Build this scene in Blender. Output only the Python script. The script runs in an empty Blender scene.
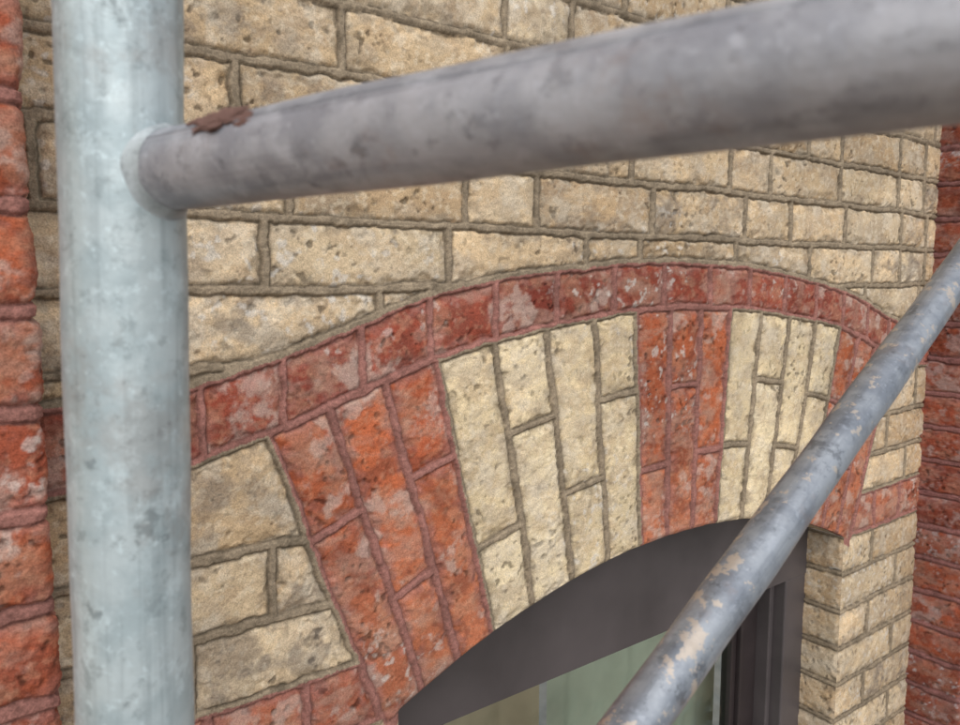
import bpy, math, numpy as np
from mathutils import Vector, Matrix
D=0.75
XC=1.272
scene=bpy.context.scene
col=scene.collection
rng=np.random.RandomState(7)
TAB=rng.rand(8192)

# ---------------------------------------------------------------- noise
def hsh(a,b,s=0):
    a=a.astype(np.int64); b=b.astype(np.int64)
    h=(a*73856093)^(b*19349663)^(s*83492791)
    h=(h^(h>>13))*1274126177
    h=(h^(h>>16))&8191
    return TAB[h]
def vn(x,y,s=0):
    xi=np.floor(x); yi=np.floor(y); fx=x-xi; fy=y-yi
    fx=fx*fx*fx*(fx*(fx*6-15)+10); fy=fy*fy*fy*(fy*(fy*6-15)+10)
    a=hsh(xi,yi,s); b=hsh(xi+1,yi,s); c=hsh(xi,yi+1,s); d=hsh(xi+1,yi+1,s)
    return (a*(1-fx)+b*fx)*(1-fy)+(c*(1-fx)+d*fx)*fy
def fbm(x,y,s=0,o=4,g=.5):
    t=0;a=1;n=0
    for i in range(o):
        xr=x*.8+y*.6; yr=y*.8-x*.6
        t=t+a*vn(xr*2**i+13.7*i,yr*2**i-7.1*i,s+i); n+=a; a*=g
        x,y=xr,yr
    return t/n
def ss(x,a,b):
    t=np.clip((x-a)/(b-a),0,1); return t*t*(3-2*t)

# ---------------------------------------------------------------- arch curves (units of D, centred on the arch)
KX=np.array([0,.2,.365,.5,.618,.72,.8,.88,.976,1.06,1.15,1.4])
KZ=np.array([.038,.032,.016,-.003,-.026,-.054,-.082,-.108,-.134,-.146,-.149,-.15])
_fx=np.linspace(0,1.4,561); _fz=np.interp(_fx,KX,KZ)
_k=np.exp(-np.linspace(-2,2,41)**2*1.2); _k/=_k.sum()
_p=np.concatenate([_fz[1:21][::-1],_fz,np.full(20,_fz[-1])]); _fz=np.convolve(_p,_k,'valid')
def zout(a): return np.interp(np.abs(a),_fx,_fz)
def zring(a): return zout(a)-(.090+.010*np.abs(a))
def zint(a): return np.sqrt(np.maximum(1.61**2-a*a,0.01))-2.14
HW=.69; ZS=float(zint(np.array(HW)))
CZ=-2.69
A0=math.radians(3.25);A1=math.radians(13.45);A2=math.radians(19.8)

UP={1:[.12,.42,.7186,.863,1.163,1.46,1.64,1.88,2.18,2.33],0:[.084,.384,.685,.985,1.13,1.43,1.73,2.03,2.18,2.33],-1:[-.1,.56,.9,2.0,2.3],
    2:[.052,.352,.652,.80,1.10,1.40,1.55,1.85,2.15,2.3],3:[-.1,.2,.503,.80,1.1,1.4,1.7,1.85,2.15,2.3]}
def rowbounds(k):
    if k in UP: return np.array([-5]+UP[k]+[9.])
    r=np.random.RandomState(100+k)
    x=-.3+ r.rand()*.3; b=[-5]
    while x<3:
        b.append(x); x+= r.choice([.30,.30,.29,.15,.22],p=[.35,.25,.15,.17,.08])
    b.append(9.); return np.array(b)
def nearest(x,b):
    i=np.clip(np.searchsorted(b,x)-1,0,len(b)-2)
    return np.minimum(x-b[i],b[i+1]-x),i

def wall_fields(X,Z):
    X0,Z0=X,Z
    X=X+.007*(vn(X*7,Z*7,3)-.5)+.0036*(vn(X*40,Z*40,4)-.5)+.0022*(vn(X*120,Z*120,14)-.5)
    Z=Z+.008*(vn(X0*6,Z*7,5)-.5)+.0036*(vn(X0*40,Z*40,6)-.5)+.0022*(vn(X0*120,Z*120,16)-.5)
    a=X-XC; aa=np.abs(a)
    de=np.full(X.shape,9.); idn=np.zeros(X.shape,np.int64); ty=np.zeros(X.shape,np.int64)
    zo=zout(a); zr=zring(a); zi=zint(a)
    sl=(zout(aa+.01)-zout(aa-.01+1e-9))/.02; cs=1/np.sqrt(1+sl*sl)
    m=Z>zo
    h=.099; row=np.floor((Z+.014)/h).astype(int)
    for k in np.unique(row[m]):
        mm=m&(row==k)
        dv,i=nearest(X[mm],rowbounds(int(k)))
        z=(Z[mm]+.014)-k*h
        d=np.minimum(dv,np.minimum(z,h-z))
        d=np.minimum(d,(Z[mm]-zo[mm])*cs[mm]*0.9-.002)
        de[mm]=np.maximum(d,0); idn[mm]=1000+k*64+i
    m=(Z<=zo)&(Z>zr)
    s=a*(1+.12*aa*aa); u=(s+.0725)/.145; u=u+.12*(vn(np.floor(u+.5)*7.3+.5,np.zeros_like(u)+.5,77)-.5); k=np.floor(u).astype(int); fu=(u-k)
    dv=np.minimum(fu,1-fu)*.145
    d=np.minimum(dv,np.minimum(zo-Z,Z-zr)*cs)
    de[m]=d[m]; idn[m]=5000+k[m]; ty[m]=1
    r=np.hypot(a,Z-CZ); al=np.arctan2(a,Z-CZ); T=zr-Z; B=Z0-zint(X0-XC)
    frac=T/np.maximum(T+B,1e-6)
    V=(Z<=zr)&(np.abs(al)<=A2)&(B>-.02)
    for (lo,hi,n,t,par) in [(-A2,-A1,3,2,1),(-A1,-A0,4,3,0),(-A0,A0,3,2,0),(A0,A1,4,3,0),(A1,A2,3,2,1)]:
        m=V&(al>lo)&(al<=hi)
        w=(hi-lo)/n; c=np.clip(np.floor((al-lo)/w).astype(int),0,n-1)
        fl=(al-lo)-c*w
        dc=np.minimum(fl,w-fl)*r
        fj=np.where((c+par)%2==0,.655,.34)
        fj=fj+.05*(TAB[(c*37+int(lo*100)+400)%8192]-.5)
        df=np.abs(frac-fj)*(T+B)
        d=np.minimum(np.minimum(dc,df),np.minimum(T*cs,B+.0085))
        de[m]=np.maximum(d[m],0); ty[m]=t
        idn[m]=(7000+(c*2+(frac>fj))+ (int(lo*1000)+900)*10)[m]
    m=(Z<=zr)&(np.abs(al)>A2)
    h=.105; row=np.minimum(np.floor((Z-ZS)/h).astype(int),3)
    sd=(np.abs(al)-A2)*r
    for k in np.unique(row[m]):
        mm=m&(row==k)
        if k==0: b=[-5,.845,.99,1.13,1.3,9]
        elif k==1: b=[-5,1.01,1.3,9]
        elif k==2: b=[-5,.89,1.19,9]
        elif k==3: b=[-5,1.05,1.3,9]
        else: b=[-5,.69+(.15 if k%2 else .30),1.14+(.0 if k%2 else .15),9]
        dv,i=nearest(aa[mm],np.array(b))
        z=(Z[mm]-ZS)-k*h
        d=np.minimum(dv,np.minimum(z,(h if k<3 else 9)-z))
        sdd=np.where(Z[mm]>ZS-.003,sd[mm],9)
        d=np.minimum(d,np.minimum(sdd,T[mm]*cs[mm]))
        de[mm]=np.maximum(d,0); idn[mm]=3000+(k+30)*32+i*2+(a[mm]>0)
        ty[mm]=4 if k==0 else 0
    return de,idn,ty

def brick_shade(X,Z,de,idn,ty,JW=.0076,rough=1.0):
    """returns height (D units) and colour"""
    r1=TAB[(idn*131+17)%8192]; r2=TAB[(idn*57+901)%8192]; r3=TAB[(idn*211+333)%8192]; r4=TAB[(idn*77+3000)%8192]; r5=TAB[(idn*401+77)%8192]
    ox=r1*50; oz=r2*50
    red=((ty==1)|(ty==2)|(ty==4)|(ty==5)); rd=red[:,None]
    n1=fbm(X*11+ox,Z*11+oz,21,3); n2=fbm(X*66+ox,Z*66+oz,31,3,.65); n3=vn(X*300,Z*300,41)
    jw=JW*(1+.34*(vn(X*25,Z*25,51)-.5)+.30*(vn(X*110,Z*110,52)-.5))
    e=ss(de,jw-.0008,jw+.0050)
    e2=ss(de,jw,jw+.026)
    rf=rough*(.6+.8*r4)
    br=.0036*e+.0016*e2*(.3+.9*r3)
    br+=rf*(.0038*(n1-.5)+.0036*(n2-.5)+.0009*(n3-.5))*(.35+.65*e)
    pit=ss(fbm(X*80+ox,Z*80+oz,61,2),.70,.80)*ss(vn(X*8,Z*8,64),.30,.65); br-=.0020*pit*e
    chip=ss(fbm(X*26,Z*26,67,3),.55,.69)*(1-ss(de,jw+.004,jw+.022)); br-=.0048*chip
    q=np.clip(de/jw,0,1.2)
    mo=.0046*(1-ss(q,.50,.86))-.0008*ss(q,.7,.95)+.0018*(vn(X*70,Z*70,71)-.5)+.0014*(n3-.5)
    isb=ss(de,jw-.0010,jw+.0010)
    H=mo*(1-isb)+(br+.0003)*isb
    def C(*c): return np.array(c)[None,:]
    R1=r1[:,None]
    yel=C(.66,.50,.315)*(1-R1)+C(.53,.375,.220)*R1
    pale=ss(r3,.5,1)[:,None]; yel=yel*(1-pale*.6)+C(.73,.60,.41)*pale*.6
    yel=yel*(.86+.26*r5)[:,None]
    yv=C(.78,.65,.43)*(1-R1*.6)+C(.66,.515,.31)*R1*.6
    ring=C(.225,.050,.034)*(1-R1)+C(.32,.078,.046)*R1
    vou=C(.49,.140,.060)*(1-R1)+C(.38,.096,.046)*R1
    lowp=(ss(-Z,.28,.55)*.5)[:,None]; vou=vou*(1-lowp)+C(.54,.215,.120)*lowp
    spr=C(.45,.155,.085)*(1-R1)+C(.37,.112,.066)*R1
    pil=C(.42,.110,.050)*(1-R1)+C(.31,.078,.042)*R1
    t=ty[:,None]
    base=np.where(t==1,ring,np.where(t==2,vou,np.where(t==3,yv,np.where(t==4,spr,np.where(t==5,pil,yel)))))
    mA=fbm(X*9+oz,Z*9+ox,81,4); mB=fbm(X*34,Z*34,91,4,.6); mC=fbm(X*120,Z*120,95,2); mD=fbm(X*20+ox,Z*26,93,4,.6)
    base=base*(.72+.56*mA)[:,None]
    st=ss(mB,.45,.64)[:,None]
    base=np.where(rd,base*(1-st*.50)+C(.17,.055,.040)*st*.50, base*(1-st*.30)+C(.40,.27,.165)*st*.30)
    sg=ss(mD,.48,.66)[:,None]
    base=np.where(rd,base*(1-sg*.36)+C(.47,.27,.18)*sg*.36, base*(1-sg*.32)+C(.36,.31,.255)*sg*.32)
    pl=ss(mC,.54,.76)[:,None]
    base=np.where(rd,base*(1-pl*.26)+C(.56,.31,.20)*pl*.26, base*(1-pl*.34)+C(.82,.72,.55)*pl*.34)
    dk=ss(vn(X*170,Z*170,97)*.6+vn(X*80,Z*80,98)*.4,.72,.84)[:,None]
    base=base*(1-.34*dk)
    base=base*(1-.60*pit[:,None]*e[:,None])
    # soot / grey dirt lodged on some buff bricks
    gr=(ss(r4,.45,.9)*ss(fbm(X*12,Z*16,83,4,.6),.42,.62)*ss(mB,.30,.58))[:,None]*((~red)&(ty!=3))[:,None]
    base=base*(1-.62*gr)+C(.15,.135,.125)*.62*gr
    sm=(1-ss(de,jw,jw+.008+.026*mB))[:,None]*(.85*ss(fbm(X*55,Z*55,103,3),.34,.60))[:,None]
    mY=C(.285,.228,.160)*(.62+.76*fbm(X*50,Z*50,105,3))[:,None]
    mY=mY*(.78+.44*n3)[:,None]
    mR=C(.31,.145,.120)*(.65+.7*fbm(X*50,Z*50,107,3))[:,None]*(.8+.4*n3)[:,None]
    mort=np.where(rd,mR,mY)
    sm2=np.where(rd,mort*1.15,mort*1.05)
    base=base*(1-sm*.70)+sm2*sm*.70
    hn=fbm(X*14+Z*9,Z*30-X*6,131,4,.6)
    hz=(ss(hn,.50,.70)*.32)[:,None]
    base=base*(1-hz)+np.where(rd,C(.47,.33,.26),C(.54,.46,.35))*hz
    lp=(ss(fbm(X*22,Z*22,135,5,.62),.57,.70))[:,None]*np.where(rd,.48,.40)
    base=base*(1-lp)+np.where(rd,C(.54,.43,.37),C(.68,.60,.48))*lp
    ls=(ss(fbm(X*75+3,Z*75,111,3),.66,.76)*ss(vn(X*5,Z*5,113),.50,.85))[:,None]
    base=base*(1-.55*ls)+C(.68,.65,.60)*.55*ls
    ib=isb[:,None]
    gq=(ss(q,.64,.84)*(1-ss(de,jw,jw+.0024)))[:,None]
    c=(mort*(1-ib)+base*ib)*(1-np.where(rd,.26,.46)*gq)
    c=c*(1-.16*(ss(fbm(X*2.3,Z*2.3,121,3),.45,.7)))[:,None]
    return H,np.clip(c,.01,.9)

def grid_mesh(name,P,Cc,keep,mat,flip=False):
    R,Cn=P.shape[:2]
    idx=np.arange(R*Cn).reshape(R,Cn)
    q=np.stack([idx[:-1,:-1],idx[:-1,1:],idx[1:,1:],idx[1:,:-1]],-1)
    q=q[keep].reshape(-1,4)
    if flip: q=q[:,::-1]
    me=bpy.data.meshes.new(name)
    me.vertices.add(R*Cn); me.vertices.foreach_set('co',(P.reshape(-1)*D).astype(np.float32))
    me.loops.add(q.size); me.loops.foreach_set('vertex_index',np.ascontiguousarray(q).ravel().astype(np.int32))
    me.polygons.add(len(q)); me.polygons.foreach_set('loop_start',np.arange(0,q.size,4,dtype=np.int32))
    me.polygons.foreach_set('loop_total',np.full(len(q),4,np.int32))
    me.update(calc_edges=True)
    at=me.color_attributes.new('Col','FLOAT_COLOR','POINT')
    c4=np.ones((R*Cn,4),np.float32); c4[:,:3]=Cc.reshape(-1,3); at.data.foreach_set('color',c4.ravel())
    me.polygons.foreach_set('use_smooth',np.ones(len(q),bool))
    me.materials.append(mat); me.validate()
    ob=bpy.data.objects.new(name,me); col.objects.link(ob); return ob

# ---------------------------------------------------------------- materials
def newmat(n):
    m=bpy.data.materials.new(n); m.use_nodes=True
    return m,m.node_tree.nodes,m.node_tree.links,m.node_tree.nodes['Principled BSDF']
def brickmat():
    m,N,L,P=newmat('rock_faced_brick_and_mortar')
    a=N.new('ShaderNodeVertexColor'); a.layer_name='Col'
    tc=N.new('ShaderNodeTexCoord')
    n1=N.new('ShaderNodeTexNoise'); n1.inputs['Scale'].default_value=620; n1.inputs['Detail'].default_value=1.5; n1.inputs['Roughness'].default_value=.75
    L.new(tc.outputs['Object'],n1.inputs[0])
    r=N.new('ShaderNodeMapRange'); r.inputs[1].default_value=.3; r.inputs[2].default_value=.7; r.inputs[3].default_value=.74; r.inputs[4].default_value=1.25
    L.new(n1.outputs[0],r.inputs[0])
    mx=N.new('ShaderNodeVectorMath'); mx.operation='SCALE'; L.new(a.outputs[0],mx.inputs[0]); L.new(r.outputs[0],mx.inputs['Scale'])
    L.new(mx.outputs[0],P.inputs['Base Color']); P.inputs['Roughness'].default_value=.95
    P.inputs['Specular IOR Level'].default_value=.18
    b=N.new('ShaderNodeBump'); b.inputs['Strength'].default_value=.6; b.inputs['Distance'].default_value=.0009
    L.new(n1.outputs[0],b.inputs['Height'])
    L.new(b.outputs[0],P.inputs['Normal'])
    return m
BM=brickmat()
def extmat():
    m,N,L,P=newmat('buff_brick_courses')
    tc=N.new('ShaderNodeTexCoord'); sx=N.new('ShaderNodeSeparateXYZ'); cx=N.new('ShaderNodeCombineXYZ')
    L.new(tc.outputs['Object'],sx.inputs[0]); ad=N.new('ShaderNodeMath'); L.new(sx.outputs[0],ad.inputs[0]); L.new(sx.outputs[1],ad.inputs[1])
    L.new(ad.outputs[0],cx.inputs[0]); L.new(sx.outputs[2],cx.inputs[1])
    bt=N.new('ShaderNodeTexBrick'); bt.inputs['Scale'].default_value=1; bt.inputs['Brick Width'].default_value=.225; bt.inputs['Row Height'].default_value=.0745
    bt.inputs['Mortar Size'].default_value=.006; bt.inputs['Color1'].default_value=(.50,.37,.21,1); bt.inputs['Color2'].default_value=(.40,.29,.16,1); bt.inputs['Mortar'].default_value=(.22,.17,.115,1)
    L.new(cx.outputs[0],bt.inputs[0])
    n=N.new('ShaderNodeTexNoise'); n.inputs['Scale'].default_value=60; n.inputs['Detail'].default_value=6; L.new(tc.outputs['Object'],n.inputs[0])
    r=N.new('ShaderNodeMapRange'); r.inputs[3].default_value=.6; r.inputs[4].default_value=1.4; L.new(n.outputs[0],r.inputs[0])
    mx=N.new('ShaderNodeVectorMath'); mx.operation='SCALE'; L.new(bt.outputs[0],mx.inputs[0]); L.new(r.outputs[0],mx.inputs['Scale'])
    L.new(mx.outputs[0],P.inputs['Base Color']); P.inputs['Roughness'].default_value=.95
    b=N.new('ShaderNodeBump'); b.inputs['Distance'].default_value=.006; b.invert=True; L.new(bt.outputs[1],b.inputs['Height']); L.new(b.outputs[0],P.inputs['Normal'])
    return m
EM=extmat()
def simplemat(name,c,rough=.6,metal=0,nscale=20,var=.25,bump=0):
    m,N,L,P=newmat(name)
    tc=N.new('ShaderNodeTexCoord'); n=N.new('ShaderNodeTexNoise'); n.inputs['Scale'].default_value=nscale; n.inputs['Detail'].default_value=5
    L.new(tc.outputs['Object'],n.inputs[0])
    cr=N.new('ShaderNodeMapRange'); cr.inputs[1].default_value=.25; cr.inputs[2].default_value=.75; cr.inputs[3].default_value=1-var; cr.inputs[4].default_value=1+var
    L.new(n.outputs[0],cr.inputs[0]); mx=N.new('ShaderNodeVectorMath'); mx.operation='SCALE'; mx.inputs[0].default_value=c; L.new(cr.outputs[0],mx.inputs['Scale'])
    L.new(mx.outputs[0],P.inputs['Base Color']); P.inputs['Roughness'].default_value=rough; P.inputs['Metallic'].default_value=metal
    if bump:
        b=N.new('ShaderNodeBump'); b.inputs['Distance'].default_value=bump; L.new(n.outputs[0],b.inputs['Height']); L.new(b.outputs[0],P.inputs['Normal'])
    return m

# ---------------------------------------------------------------- building root
root=bpy.data.objects.new('brick_building',None); col.objects.link(root)
def par(o,p=root): o.parent=p; return o

zf=np.arange(-.66,.36,.0019)
zl=np.arange(-1.45,-.66,.0034); zu=np.arange(.36,.86,.0034)
rows=np.unique(np.concatenate([zl,zf,zu,[ZS]]))
xs=[.03]
while xs[-1]<2.43:
    x=xs[-1]; d=.598*x+.802; xs.append(x+min(d*d/811*1.35,.0030))
cols=np.unique(np.array(xs)); 
for e in (XC-HW,XC+HW):
    cols[np.argmin(np.abs(cols-e))]=e
XX,ZZ=np.meshgrid(cols,rows)
de,idn,ty=wall_fields(XX,ZZ)
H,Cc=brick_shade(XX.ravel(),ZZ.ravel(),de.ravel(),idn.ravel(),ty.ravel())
H=H.reshape(XX.shape); Cc=Cc.reshape(XX.shape+(3,))
a=XX-XC
inside=np.abs(a)<HW-1e-6
zi=zint(a)
edge=np.where(inside,ss(ZZ-zi,-.0005,.007),np.where(ZZ<ZS,ss(np.abs(a)-HW,-.0005,.008),1.0))
Y=1-H*edge
Zp=ZZ.copy()
below=inside&(ZZ<zi)
nb=below.sum(0)
k=nb[None,:]-np.arange(len(rows))[:,None]
rag=.0055*(fbm(XX*22,XX*0+.5,141,3)-.5)
zi2=zi+rag*ss(HW-np.abs(a),0,.03)
Zp[below]=np.minimum(zi2,zi+.001)[below]
Y=np.where(below,1+np.minimum((k-1)*.003,.102),Y)
P=np.stack([XX,Y,Zp],-1)
dead=below&((k-1)*.003>.105)
keep=~(dead[:-1,:-1]&dead[1:,1:]&dead[:-1,1:]&dead[1:,:-1])
ins_c=inside[0]
strad=ins_c[:-1]^ins_c[1:]
keep&=~(strad[None,:]&(rows[1:]<=ZS+1e-9)[:,None])
par(grid_mesh('arched_wall',P,Cc,keep,BM))

def reveal(name,xr,nx):
    u=np.linspace(0,.13,44); r=rows[rows<=ZS+1e-9]
    U,Zr=np.meshgrid(u,r)
    Zw=Zr+.005*(vn(U*10+xr,Zr*10,7)-.5)+.003*(vn(U*60+xr*9,Zr*60,8)-.5)
    kk=np.floor((Zw-ZS)/.105).astype(int); z=(Zw-ZS)-kk*.105
    d=np.minimum(z,.105-z)
    d=np.maximum(d,0)
    H,C=brick_shade((U+xr*7).ravel(),Zr.ravel(),d.ravel(),(9000+kk*3+int(xr*10)).ravel(),np.zeros(U.size,np.int64))
    H=H.reshape(U.shape)*ss(U,-.0005,.010)*ss(ZS-Zr,-.001,.01)
    P=np.stack([xr+nx*H,1+U,Zr],-1)
    par(grid_mesh(name,P,C.reshape(U.shape+(3,)),np.ones((len(r)-1,len(u)-1),bool),BM,flip=(nx<0)))
reveal('window_reveal_right',XC+HW,-1)
reveal('window_reveal_left',XC-HW,1)

def pilaster(name,xe,sgn,seed,rough):
    L1=.17; fine=.0014 if sgn<0 else .003
    u=np.unique(np.concatenate([np.arange(0,L1-.03,.0035),np.arange(L1-.03,L1+.06,fine),np.arange(L1+.06,L1+.65,.0045)]))
    r=rows
    U,Zr=np.meshgrid(u,r)
    rc=.008
    t=np.clip((U-(L1-rc))/(2*rc),0,1)
    ang=t*math.pi/2
    px=np.where(U<L1-rc,xe,np.where(U>L1+rc,xe+sgn*(U-L1),xe+sgn*rc*1.0*(1-np.cos(ang))))
    py=np.where(U<L1-rc,1.02-U,np.where(U>L1+rc,.85,.85+rc*(1-np.sin(ang))))
    nx=-sgn*np.cos(ang); ny=-np.sin(ang)
    Uw=U+.006*(vn(U*9+seed,Zr*9,7)-.5)+.004*(vn(U*50+seed,Zr*50,8)-.5)
    Zw=Zr+.007*(vn(U*9+seed,Zr*9,9)-.5)+.004*(vn(U*50+seed,Zr*50,10)-.5)
    h=.1; kk=np.floor((Zw+.029)/h).astype(int); z=(Zw+.029)-kk*h
    dv=np.full(U.shape,9.); ii=np.zeros(U.shape,int)
    for par_ in (0,1):
        m=(kk%2)==par_
        b=np.array([-1]+[L1+.15+.15*par_+.3*j for j in range(4)]+[9])
        d_,i_=nearest(Uw[m],b); dv[m]=d_; ii[m]=i_
    d=np.maximum(np.minimum(dv,np.minimum(z,h-z)),0)
    idn=12000+kk*17+ii*5+seed
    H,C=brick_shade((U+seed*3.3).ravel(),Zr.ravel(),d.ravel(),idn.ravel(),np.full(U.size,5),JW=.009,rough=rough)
    H=H.reshape(U.shape)
    if sgn<0: H=H+.006*(TAB[(kk*31+5)%8192]-.5)*ss(d,.006,.014)+.006*(fbm(Zr*14,Zr*0+U*3,151,3)-.5)*ss(d,.005,.02)
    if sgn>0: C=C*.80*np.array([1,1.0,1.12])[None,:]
    P=np.stack([px+nx*H,py+ny*H,Zr],-1)
    par(grid_mesh(name,P,C.reshape(U.shape+(3,)),np.ones((len(r)-1,len(u)-1),bool),BM,flip=(sgn<0)))
pilaster('pilaster_left',.092,-1,3,1.4)
pilaster('pilaster_right',2.385,1,8,1.0)

import bmesh
def box(name,x0,x1,y0,y1,z0,z1,mat,p=root,bev=0.0):
    v=[(x,y,z) for x in (x0,x1) for y in (y0,y1) for z in (z0,z1)]
    f=[(0,1,3,2),(4,6,7,5),(0,4,5,1),(2,3,7,6),(0,2,6,4),(1,5,7,3)]
    me=bpy.data.meshes.new(name); me.from_pydata([tuple(c*D for c in q) for q in v],[],f); me.update()
    bm=bmesh.new(); bm.from_mesh(me); bmesh.ops.recalc_face_normals(bm,faces=bm.faces[:]); bm.to_mesh(me); bm.free()
    me.materials.append(mat); o=bpy.data.objects.new(name,me); col.objects.link(o)
    if bev:
        b=o.modifiers.new('b','BEVEL'); b.width=bev*D; b.segments=2
    if p: o.parent=p
    return o
RM=simplemat('red_brick_plain',(.30,.07,.045),.95,0,40,.4,.002)
box('wall_above',-.5,3.0,1.002,1.35,.853,5,EM)
box('wall_below',-.5,3.0,1.002,1.35,-8,-2.3,EM)
box('wall_below_left',-.5,XC-HW,1.002,1.35,-2.3,-1.447,EM)
box('wall_below_right',XC+HW,3.0,1.002,1.35,-2.3,-1.447,EM)
box('pilaster_left_upper',-.556,.09,.852,1.0,.853,5,RM); box('pilaster_left_lower',-.556,.09,.852,1.0,-8,-1.447,RM)
box('pilaster_right_upper',2.39,3.035,.852,1.0,.853,5,RM); box('pilaster_right_lower',2.39,3.035,.852,1.0,-8,-1.447,RM)
box('wall_left_bay',-6,-.55,1.0,1.35,-8,5,EM); box('wall_right_bay',3.02,9,1.0,1.35,-8,5,EM)
SM=simplemat('limestone_sill',(.36,.33,.28),.9,0,50,.2,.001)
box('window_sill',XC-.75,XC+.75,.93,1.3,-2.34,-2.26,SM,bev=.01)

# ---------------------------------------------------------------- window
FM=simplemat('brown_grey_painted_frame',(.074,.064,.066),.45,0,7,.34,.0006)
FD=simplemat('dark_sash_frame',(.030,.023,.024),.38,0,20,.2)
n=64; xa=np.linspace(-HW-.01,HW+.01,n); vs=[];fs=[]
for y in (1.10,1.14):
    for x in xa: vs.append(((XC+x)*D,y*D,(float(zint(np.array(x)))+.006)*D))
    for x in xa: vs.append(((XC+x)*D,y*D,-.815*D))
o2=2*n
for i in range(n-1):
    fs.append((n+i,n+i+1,i+1,i)); fs.append((o2+i,o2+i+1,o2+n+i+1,o2+n+i)); fs.append((n+i,o2+n+i,o2+n+i+1,n+i+1))
me=bpy.data.meshes.new('arched_head_panel'); me.from_pydata(vs,[],fs); me.update(); me.materials.append(FM)
o=bpy.data.objects.new('arched_head_panel',me); col.objects.link(o); par(o)
for s,nm in ((-1,'left'),(1,'right')):
    def bx(name,a0,a1,*r,**k):
        x0,x1=sorted((XC+s*a0,XC+s*a1)); return box(name,x0,x1,*r,**k)
    bx('frame_jamb_'+nm,.592,HW+.008,1.102,1.24,-2.26,-.816,FM,bev=.004)
    bx('frame_jamb_bead_'+nm,.572,.5918,1.135,1.23,-2.26,-.817,FM,bev=.003)
    bx('sash_stile_'+nm,.50,.5716,1.172,1.23,-2.26,-.818,FD,bev=.004)
    bx('glazing_bead_'+nm,.478,.4996,1.186,1.22,-2.24,-.87,FD,bev=.003)
box('head_bead',XC-.5718,XC+.5718,1.135,1.23,-.834,-.8165,FD,bev=.003)
box('sash_top_rail',XC-.4998,XC+.4998,1.172,1.23,-.864,-.836,FD,bev=.003)
box('glazing_bead_top',XC-.4778,XC+.4778,1.186,1.22,-.878,-.865,FD,bev=.003)
box('sash_bottom_rail',XC-.4998,XC+.4998,1.172,1.23,-2.26,-2.18,FD,bev=.003)
m,N,L,Pn=newmat('window_glass'); N.remove(Pn)
tr=N.new('ShaderNodeBsdfTransparent'); tr.inputs[0].default_value=(.86,.93,.88,1); gl=N.new('ShaderNodeBsdfGlossy'); gl.inputs['Roughness'].default_value=.05
fr=N.new('ShaderNodeFresnel'); fr.inputs[0].default_value=1.8
tcg=N.new('ShaderNodeTexCoord'); ng=N.new('ShaderNodeTexNoise'); ng.inputs['Scale'].default_value=9; L.new(tcg.outputs['Object'],ng.inputs[0])
bg=N.new('ShaderNodeBump'); bg.inputs['Distance'].default_value=.003; L.new(ng.outputs[0],bg.inputs['Height']); L.new(bg.outputs[0],gl.inputs['Normal'])
mix=N.new('ShaderNodeMixShader'); L.new(fr.outputs[0],mix.inputs[0]); L.new(tr.outputs[0],mix.inputs[1]); L.new(gl.outputs[0],mix.inputs[2])
L.new(mix.outputs[0],N['Material Output'].inputs[0])
gx0,gx1=(XC-.485)*D,(XC+.485)*D
me=bpy.data.meshes.new('glass_pane'); me.from_pydata([(gx0,1.2*D,-2.2*D),(gx1,1.2*D,-2.2*D),(gx1,1.2*D,-.867*D),(gx0,1.2*D,-.867*D)],[],[(0,1,2,3)]); me.materials.append(m)
o=bpy.data.objects.new('glass_pane',me); col.objects.link(o); par(o)
CM=simplemat('pale_net_curtain',(.66,.69,.61),.9,0,5,.3)
def curtain(name,x0,x1,y,mat):
    nx_=260; cx=np.linspace(x0,x1,nx_); vs=[];fs=[]
    for z in (-2.3,-.8):
        for x in cx: vs.append((x*D,(y+.014*math.sin(x*26)+.005*math.sin(x*61+1))*D,z*D))
    for i in range(nx_-1): fs.append((i,i+1,nx_+i+1,nx_+i))
    me=bpy.data.meshes.new(name); me.from_pydata(vs,[],fs); me.polygons.foreach_set('use_smooth',[True]*len(fs)); me.materials.append(mat)
    o=bpy.data.objects.new(name,me); col.objects.link(o); par(o)
curtain('curtain',1.14,1.80,1.275,CM)
curtain('warm_reflection_sheet',.78,1.12,1.28,simplemat('warm_reflection_tint',(.62,.50,.38),.9,0,6,.3))  # added folded sheet; its warm colour stands in for a reflection in the glass
WM=simplemat('room_plaster',(.3,.28,.25),.9)
box('room_back_wall',.0,3.0,4.0,4.05,-3.2,.2,WM); box('room_ceiling',.0,3.0,1.35,4.0,.2,.25,WM)
box('room_floor',.0,3.0,1.35,4.0,-3.25,-3.2,WM)

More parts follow.
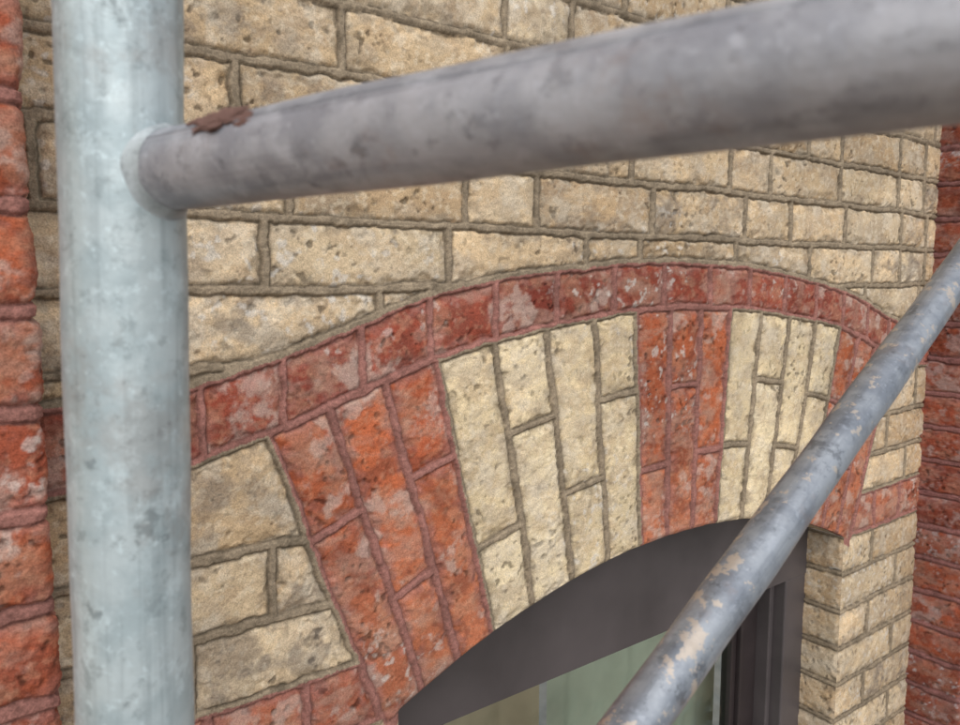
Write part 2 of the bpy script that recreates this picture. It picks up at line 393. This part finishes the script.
# ---------------------------------------------------------------- scaffold
def metalmat(name,c,c2,rough,metal,splash=0.,rust=.3,sc=1.):
    m,N,L,P=newmat(name)
    tc=N.new('ShaderNodeTexCoord'); mp=N.new('ShaderNodeMapping'); mp.inputs['Scale'].default_value=(1,1,.30); L.new(tc.outputs['Object'],mp.inputs[0])
    mp2=N.new('ShaderNodeMapping'); mp2.inputs['Scale'].default_value=(1,1,.05); mp2.inputs['Location'].default_value=(3,1,0); L.new(tc.outputs['Object'],mp2.inputs[0])
    def noise(s,d=3,src=None,r=.6):
        n=N.new('ShaderNodeTexNoise'); n.inputs['Scale'].default_value=s; n.inputs['Detail'].default_value=d; n.inputs['Roughness'].default_value=r
        L.new(mp.outputs[0] if src is None else src,n.inputs[0]); return n.outputs[0]
    def ramp(s,a,b):
        r=N.new('ShaderNodeMapRange'); r.interpolation_type='SMOOTHSTEP'; r.inputs[1].default_value=a; r.inputs[2].default_value=b; L.new(s,r.inputs[0]); return r.outputs[0]
    def mixc(f,a,b):
        x=N.new('ShaderNodeMix'); x.data_type='RGBA'; L.new(f,x.inputs[0])
        for i,v in ((6,a),(7,b)):
            if isinstance(v,tuple): x.inputs[i].default_value=v+(1,)
            else: L.new(v,x.inputs[i])
        return x.outputs[2]
    def mul(s,k):
        x=N.new('ShaderNodeMath'); x.operation='MULTIPLY'; x.inputs[1].default_value=k; L.new(s,x.inputs[0]); return x.outputs[0]
    obj=tc.outputs['Object']
    b0=mixc(ramp(noise(38*sc,4,obj,.6),.36,.64),c,c2)
    st=mixc(mul(ramp(noise(150,3,mp2.outputs[0],.6),.48,.68),.35),b0,tuple(x*.55 for x in c))
    lt=tuple(min(1,x*1.45+.08) for x in c); st=mixc(mul(ramp(noise(75,5,obj,.7),.53,.68),.5),st,lt)
    dk=tuple(x*.5 for x in c); b1=mixc(mul(ramp(noise(110*sc,4,obj,.7),.55,.67),.42),st,dk)
    b1=mixc(mul(ramp(noise(45,5,obj,.65),.61,.69),.6),b1,tuple(x*.36 for x in c))
    b2=mixc(mul(ramp(noise(190,3,obj),.58,.72),.5),b1,lt)
    b3=mixc(mul(ramp(noise(17,5,obj,.7),.54,.68),rust),b2,(.25,.165,.125))
    last=b3
    if splash:
        s1=ramp(noise(58,5,obj,.66),.605-.06*splash,.64-.06*splash)
        last=mixc(mul(s1,.85),b3,(.52,.45,.38))
    L.new(last,P.inputs['Base Color'])
    rr=N.new('ShaderNodeMapRange'); rr.inputs[3].default_value=rough-.12; rr.inputs[4].default_value=rough+.2; L.new(noise(60,2),rr.inputs[0]); L.new(rr.outputs[0],P.inputs['Roughness'])
    P.inputs['Metallic'].default_value=metal
    bp=N.new('ShaderNodeBump'); bp.inputs['Distance'].default_value=.0006; bp.inputs['Strength'].default_value=.6; L.new(noise(160,2,obj),bp.inputs['Height']); L.new(bp.outputs[0],P.inputs['Normal'])
    return m
def tube(name,p0,p1,rad,mat,parent,wall=.0035,seam=0,dent=.0003):
    p0=Vector(p0);p1=Vector(p1); Ln=(p1-p0).length; ns=max(24,int(Ln/.02)); na=144
    vs=[];fs=[]
    prof=[]
    for i in range(ns+1): prof.append((rad,Ln*i/ns))
    prof=[(rad-wall,0.0)]+prof+[(rad-wall,Ln)]
    for (r,z) in prof:
        for j in range(na):
            t=2*math.pi*j/na
            rr=r+dent*math.sin(z*31+2*t)+dent*.7*math.sin(z*67-t*3)
            if seam and j in (seam,): rr-=.0016
            if seam and j in (seam+1,seam-1): rr+=.0004
            vs.append((rr*math.cos(t),rr*math.sin(t),z))
    m_=len(prof)
    for i in range(m_):
        for j in range(na):
            a=i*na+j;b=i*na+(j+1)%na; i2=(i+1)%m_
            fs.append((a,b,i2*na+(j+1)%na,i2*na+j))
    me=bpy.data.meshes.new(name); me.from_pydata(vs,[],fs); me.polygons.foreach_set('use_smooth',[True]*len(fs)); me.materials.append(mat)
    o=bpy.data.objects.new(name,me); col.objects.link(o)
    q=(p1-p0).to_track_quat('Z','Y'); o.matrix_world=Matrix.Translation(p0)@q.to_matrix().to_4x4()
    if parent:
        mw=o.matrix_world.copy(); o.parent=parent; o.matrix_parent_inverse=Matrix.Identity(4); o.matrix_world=mw
    return o
M1=metalmat('galvanised_upright',(.38,.46,.485),(.49,.565,.585),.45,.3,0,.25)
M2=metalmat('galvanised_rung',(.285,.295,.33),(.43,.44,.475),.48,.3,0,.42)
M3=metalmat('galvanised_brace',(.21,.235,.275),(.33,.36,.40),.40,.45,.50,.30)
frame=bpy.data.objects.new('scaffold_frame',None); col.objects.link(frame)
def pole(z): 
    t=(z+.1927)/.3004
    return Vector((.0664+.0068*t,.3398-.0032*t,z))
tube('upright',pole(-2.2),pole(1.0),.0237,M1,frame)
tube('upright_outer',pole(-2.2)+Vector((.36,-1.15,0)),pole(1.0)+Vector((.36,-1.15,0)),.024,M1,frame)
RR=.0158
b0=Vector((.0792,.333,.0425)); b1=Vector((.169,.068,.0464)); bd=(b1-b0).normalized()
tube('rung',b0,b0+bd*1.16,RR,M2,frame,seam=57)
tube('rung_lower',b0+Vector((-.01,0,-.9)),b0+Vector((-.01,0,-.9))+bd*1.16,RR,M2,frame)
def weld(c,axis,R,polec,pr,mat):
    axis=axis.normalized(); up=Vector((0,0,1)); e1=up.cross(axis).normalized(); e2=axis.cross(e1).normalized()
    if e2.z<0: e2=-e2
    s0=(polec-c).dot(axis)
    vs=[];fs=[];na=220;nr=16
    for j in range(na):
        t=2*math.pi*j/na; rad=e1*math.cos(t)+e2*math.sin(t)
        lump=1+.12*math.sin(2*t+1)+.07*math.sin(5*t)+.04*math.sin(8*t+2)
        w=.0042*lump
        for i in range(nr):
            f=i/(nr-1)
            rho=R+w*(f**1.5)+.0004*math.sin(math.pi*f)
            off=rad*rho
            lat=(c+off-polec).dot(e1); lat=max(-pr*.97,min(pr*.97,lat))
            s=s0+math.sqrt(pr*pr-lat*lat)
            lift=w*1.3*(1-f)**1.8-.0004
            vs.append(c+off+axis*(s+lift))
    for j in range(na):
        for i in range(nr-1):
            fs.append((j*nr+i,j*nr+i+1,((j+1)%na)*nr+i+1,((j+1)%na)*nr+i))
    me=bpy.data.meshes.new('weld_fillet'); me.from_pydata(vs,[],fs); me.polygons.foreach_set('use_smooth',[True]*len(fs)); me.materials.append(mat)
    o=bpy.data.objects.new('weld_fillet',me); col.objects.link(o); o.parent=frame
MW=metalmat('galvanised_weld',(.31,.345,.365),(.41,.455,.47),.55,.2,0,.55)
weld(b0,bd,RR,pole(.043),.0237,MW)
def splash(name,along,ang,size,seed,mat):
    bm=bmesh.new(); bmesh.ops.create_icosphere(bm,subdivisions=5,radius=1)
    for v in bm.verts:
        x,y,z=v.co
        n_=.22*math.sin(7*x+3+seed)*math.sin(9*y+seed)+.15*math.sin(15*z+5*x)+.10*math.sin(31*x+17*y+seed)+.06*math.sin(47*y+29*z)
        v.co*=1+n_
    me=bpy.data.meshes.new(name); bm.to_mesh(me); bm.free(); me.polygons.foreach_set('use_smooth',[True]*len(me.polygons))
    me.materials.append(mat)
    o=bpy.data.objects.new(name,me); col.objects.link(o); o.parent=frame
    side=Vector((0,0,1)).cross(bd).normalized()
    if side.x>0: side=-side
    nrm=(Vector((0,0,1))*math.sin(ang)+side*math.cos(ang)).normalized()
    o.matrix_world=Matrix.Translation(b0+bd*along+nrm*(RR-.0002))@Matrix((bd,nrm.cross(bd),nrm)).transposed().to_4x4()@Matrix.Diagonal(tuple(size)+(1,))
RMm=simplemat('dried_red_mortar',(.40,.22,.18),.95,0,300,.5,.001)
splash('mortar_splash',.062,math.radians(50),(.012,.0065,.0013),0,RMm)
splash('mortar_crumb',.078,math.radians(38),(.004,.003,.0008),2,RMm)
splash('mortar_fleck',.046,math.radians(60),(.004,.003,.0008),5,RMm)
# brace
c0=Vector((.2845,.249,-.229)); c1=Vector((.721,.280,.0085)); cd=(c1-c0).normalized()
brace=bpy.data.objects.new('scaffold_cross_brace',None); col.objects.link(brace)
tube('brace_tube',c0-cd*.9,c0+cd*1.5,.0147,M3,brace)
WD=simplemat('scaffold_plank_wood',(.30,.22,.14),.85,0,12,.3,.001)
plat=bpy.data.objects.new('scaffold_platform',None); col.objects.link(plat)
for i in range(4): box('plank_%d'%i,-2,4,-1.0+i*.31,-.72+i*.31,-2.1,-2.04,WD,p=plat,bev=.004)

GM=simplemat('pavement_ground',(.24,.235,.225),.95,0,3,.25)
me=bpy.data.meshes.new('ground'); me.from_pydata([(-300,-300,-6),(300,-300,-6),(300,300,-6),(-300,300,-6)],[],[(0,1,2,3)]); me.materials.append(GM)
o=bpy.data.objects.new('ground',me); col.objects.link(o)

# ---------------------------------------------------------------- light
el=math.radians(44); 
sd=Vector((-.40,-.85,0)).normalized()*math.cos(el)+Vector((0,0,math.sin(el)))
w=bpy.data.worlds.new('World'); scene.world=w; w.use_nodes=True; N=w.node_tree.nodes; L=w.node_tree.links
sk=N.new('ShaderNodeTexSky'); sk.sky_type='NISHITA'; sk.sun_disc=False; sk.sun_elevation=el; sk.sun_rotation=math.atan2(sd.x,sd.y)
sk.dust_density=3; sk.air_density=1.0
hs=N.new('ShaderNodeHueSaturation'); hs.inputs['Saturation'].default_value=.36; L.new(sk.outputs[0],hs.inputs['Color'])
L.new(hs.outputs[0],N['Background'].inputs[0]); N['Background'].inputs[1].default_value=.15
sl=bpy.data.lights.new('sun','SUN'); sl.energy=1.45; sl.angle=math.radians(90); sl.color=(1,.98,.95)
so=bpy.data.objects.new('sun',sl); col.objects.link(so); so.rotation_euler=(-sd).to_track_quat('-Z','Y').to_euler()

# ---------------------------------------------------------------- camera
cam=bpy.data.cameras.new('camera'); co=bpy.data.objects.new('camera',cam); col.objects.link(co)
th=math.radians(53.3); p=math.radians(6.2)
fwd=Vector((math.cos(th)*math.cos(p),math.sin(th)*math.cos(p),-math.sin(p)))
co.location=(0,0,0); co.rotation_euler=fwd.to_track_quat('-Z','Y').to_euler()
cam.sensor_width=36; cam.lens=760/960*36; cam.clip_start=.01; cam.clip_end=1000
cam.dof.use_dof=True; cam.dof.focus_distance=1.0; cam.dof.aperture_fstop=15
scene.camera=co
scene.view_settings.view_transform='Standard'; scene.view_settings.look='None'; scene.view_settings.exposure=0
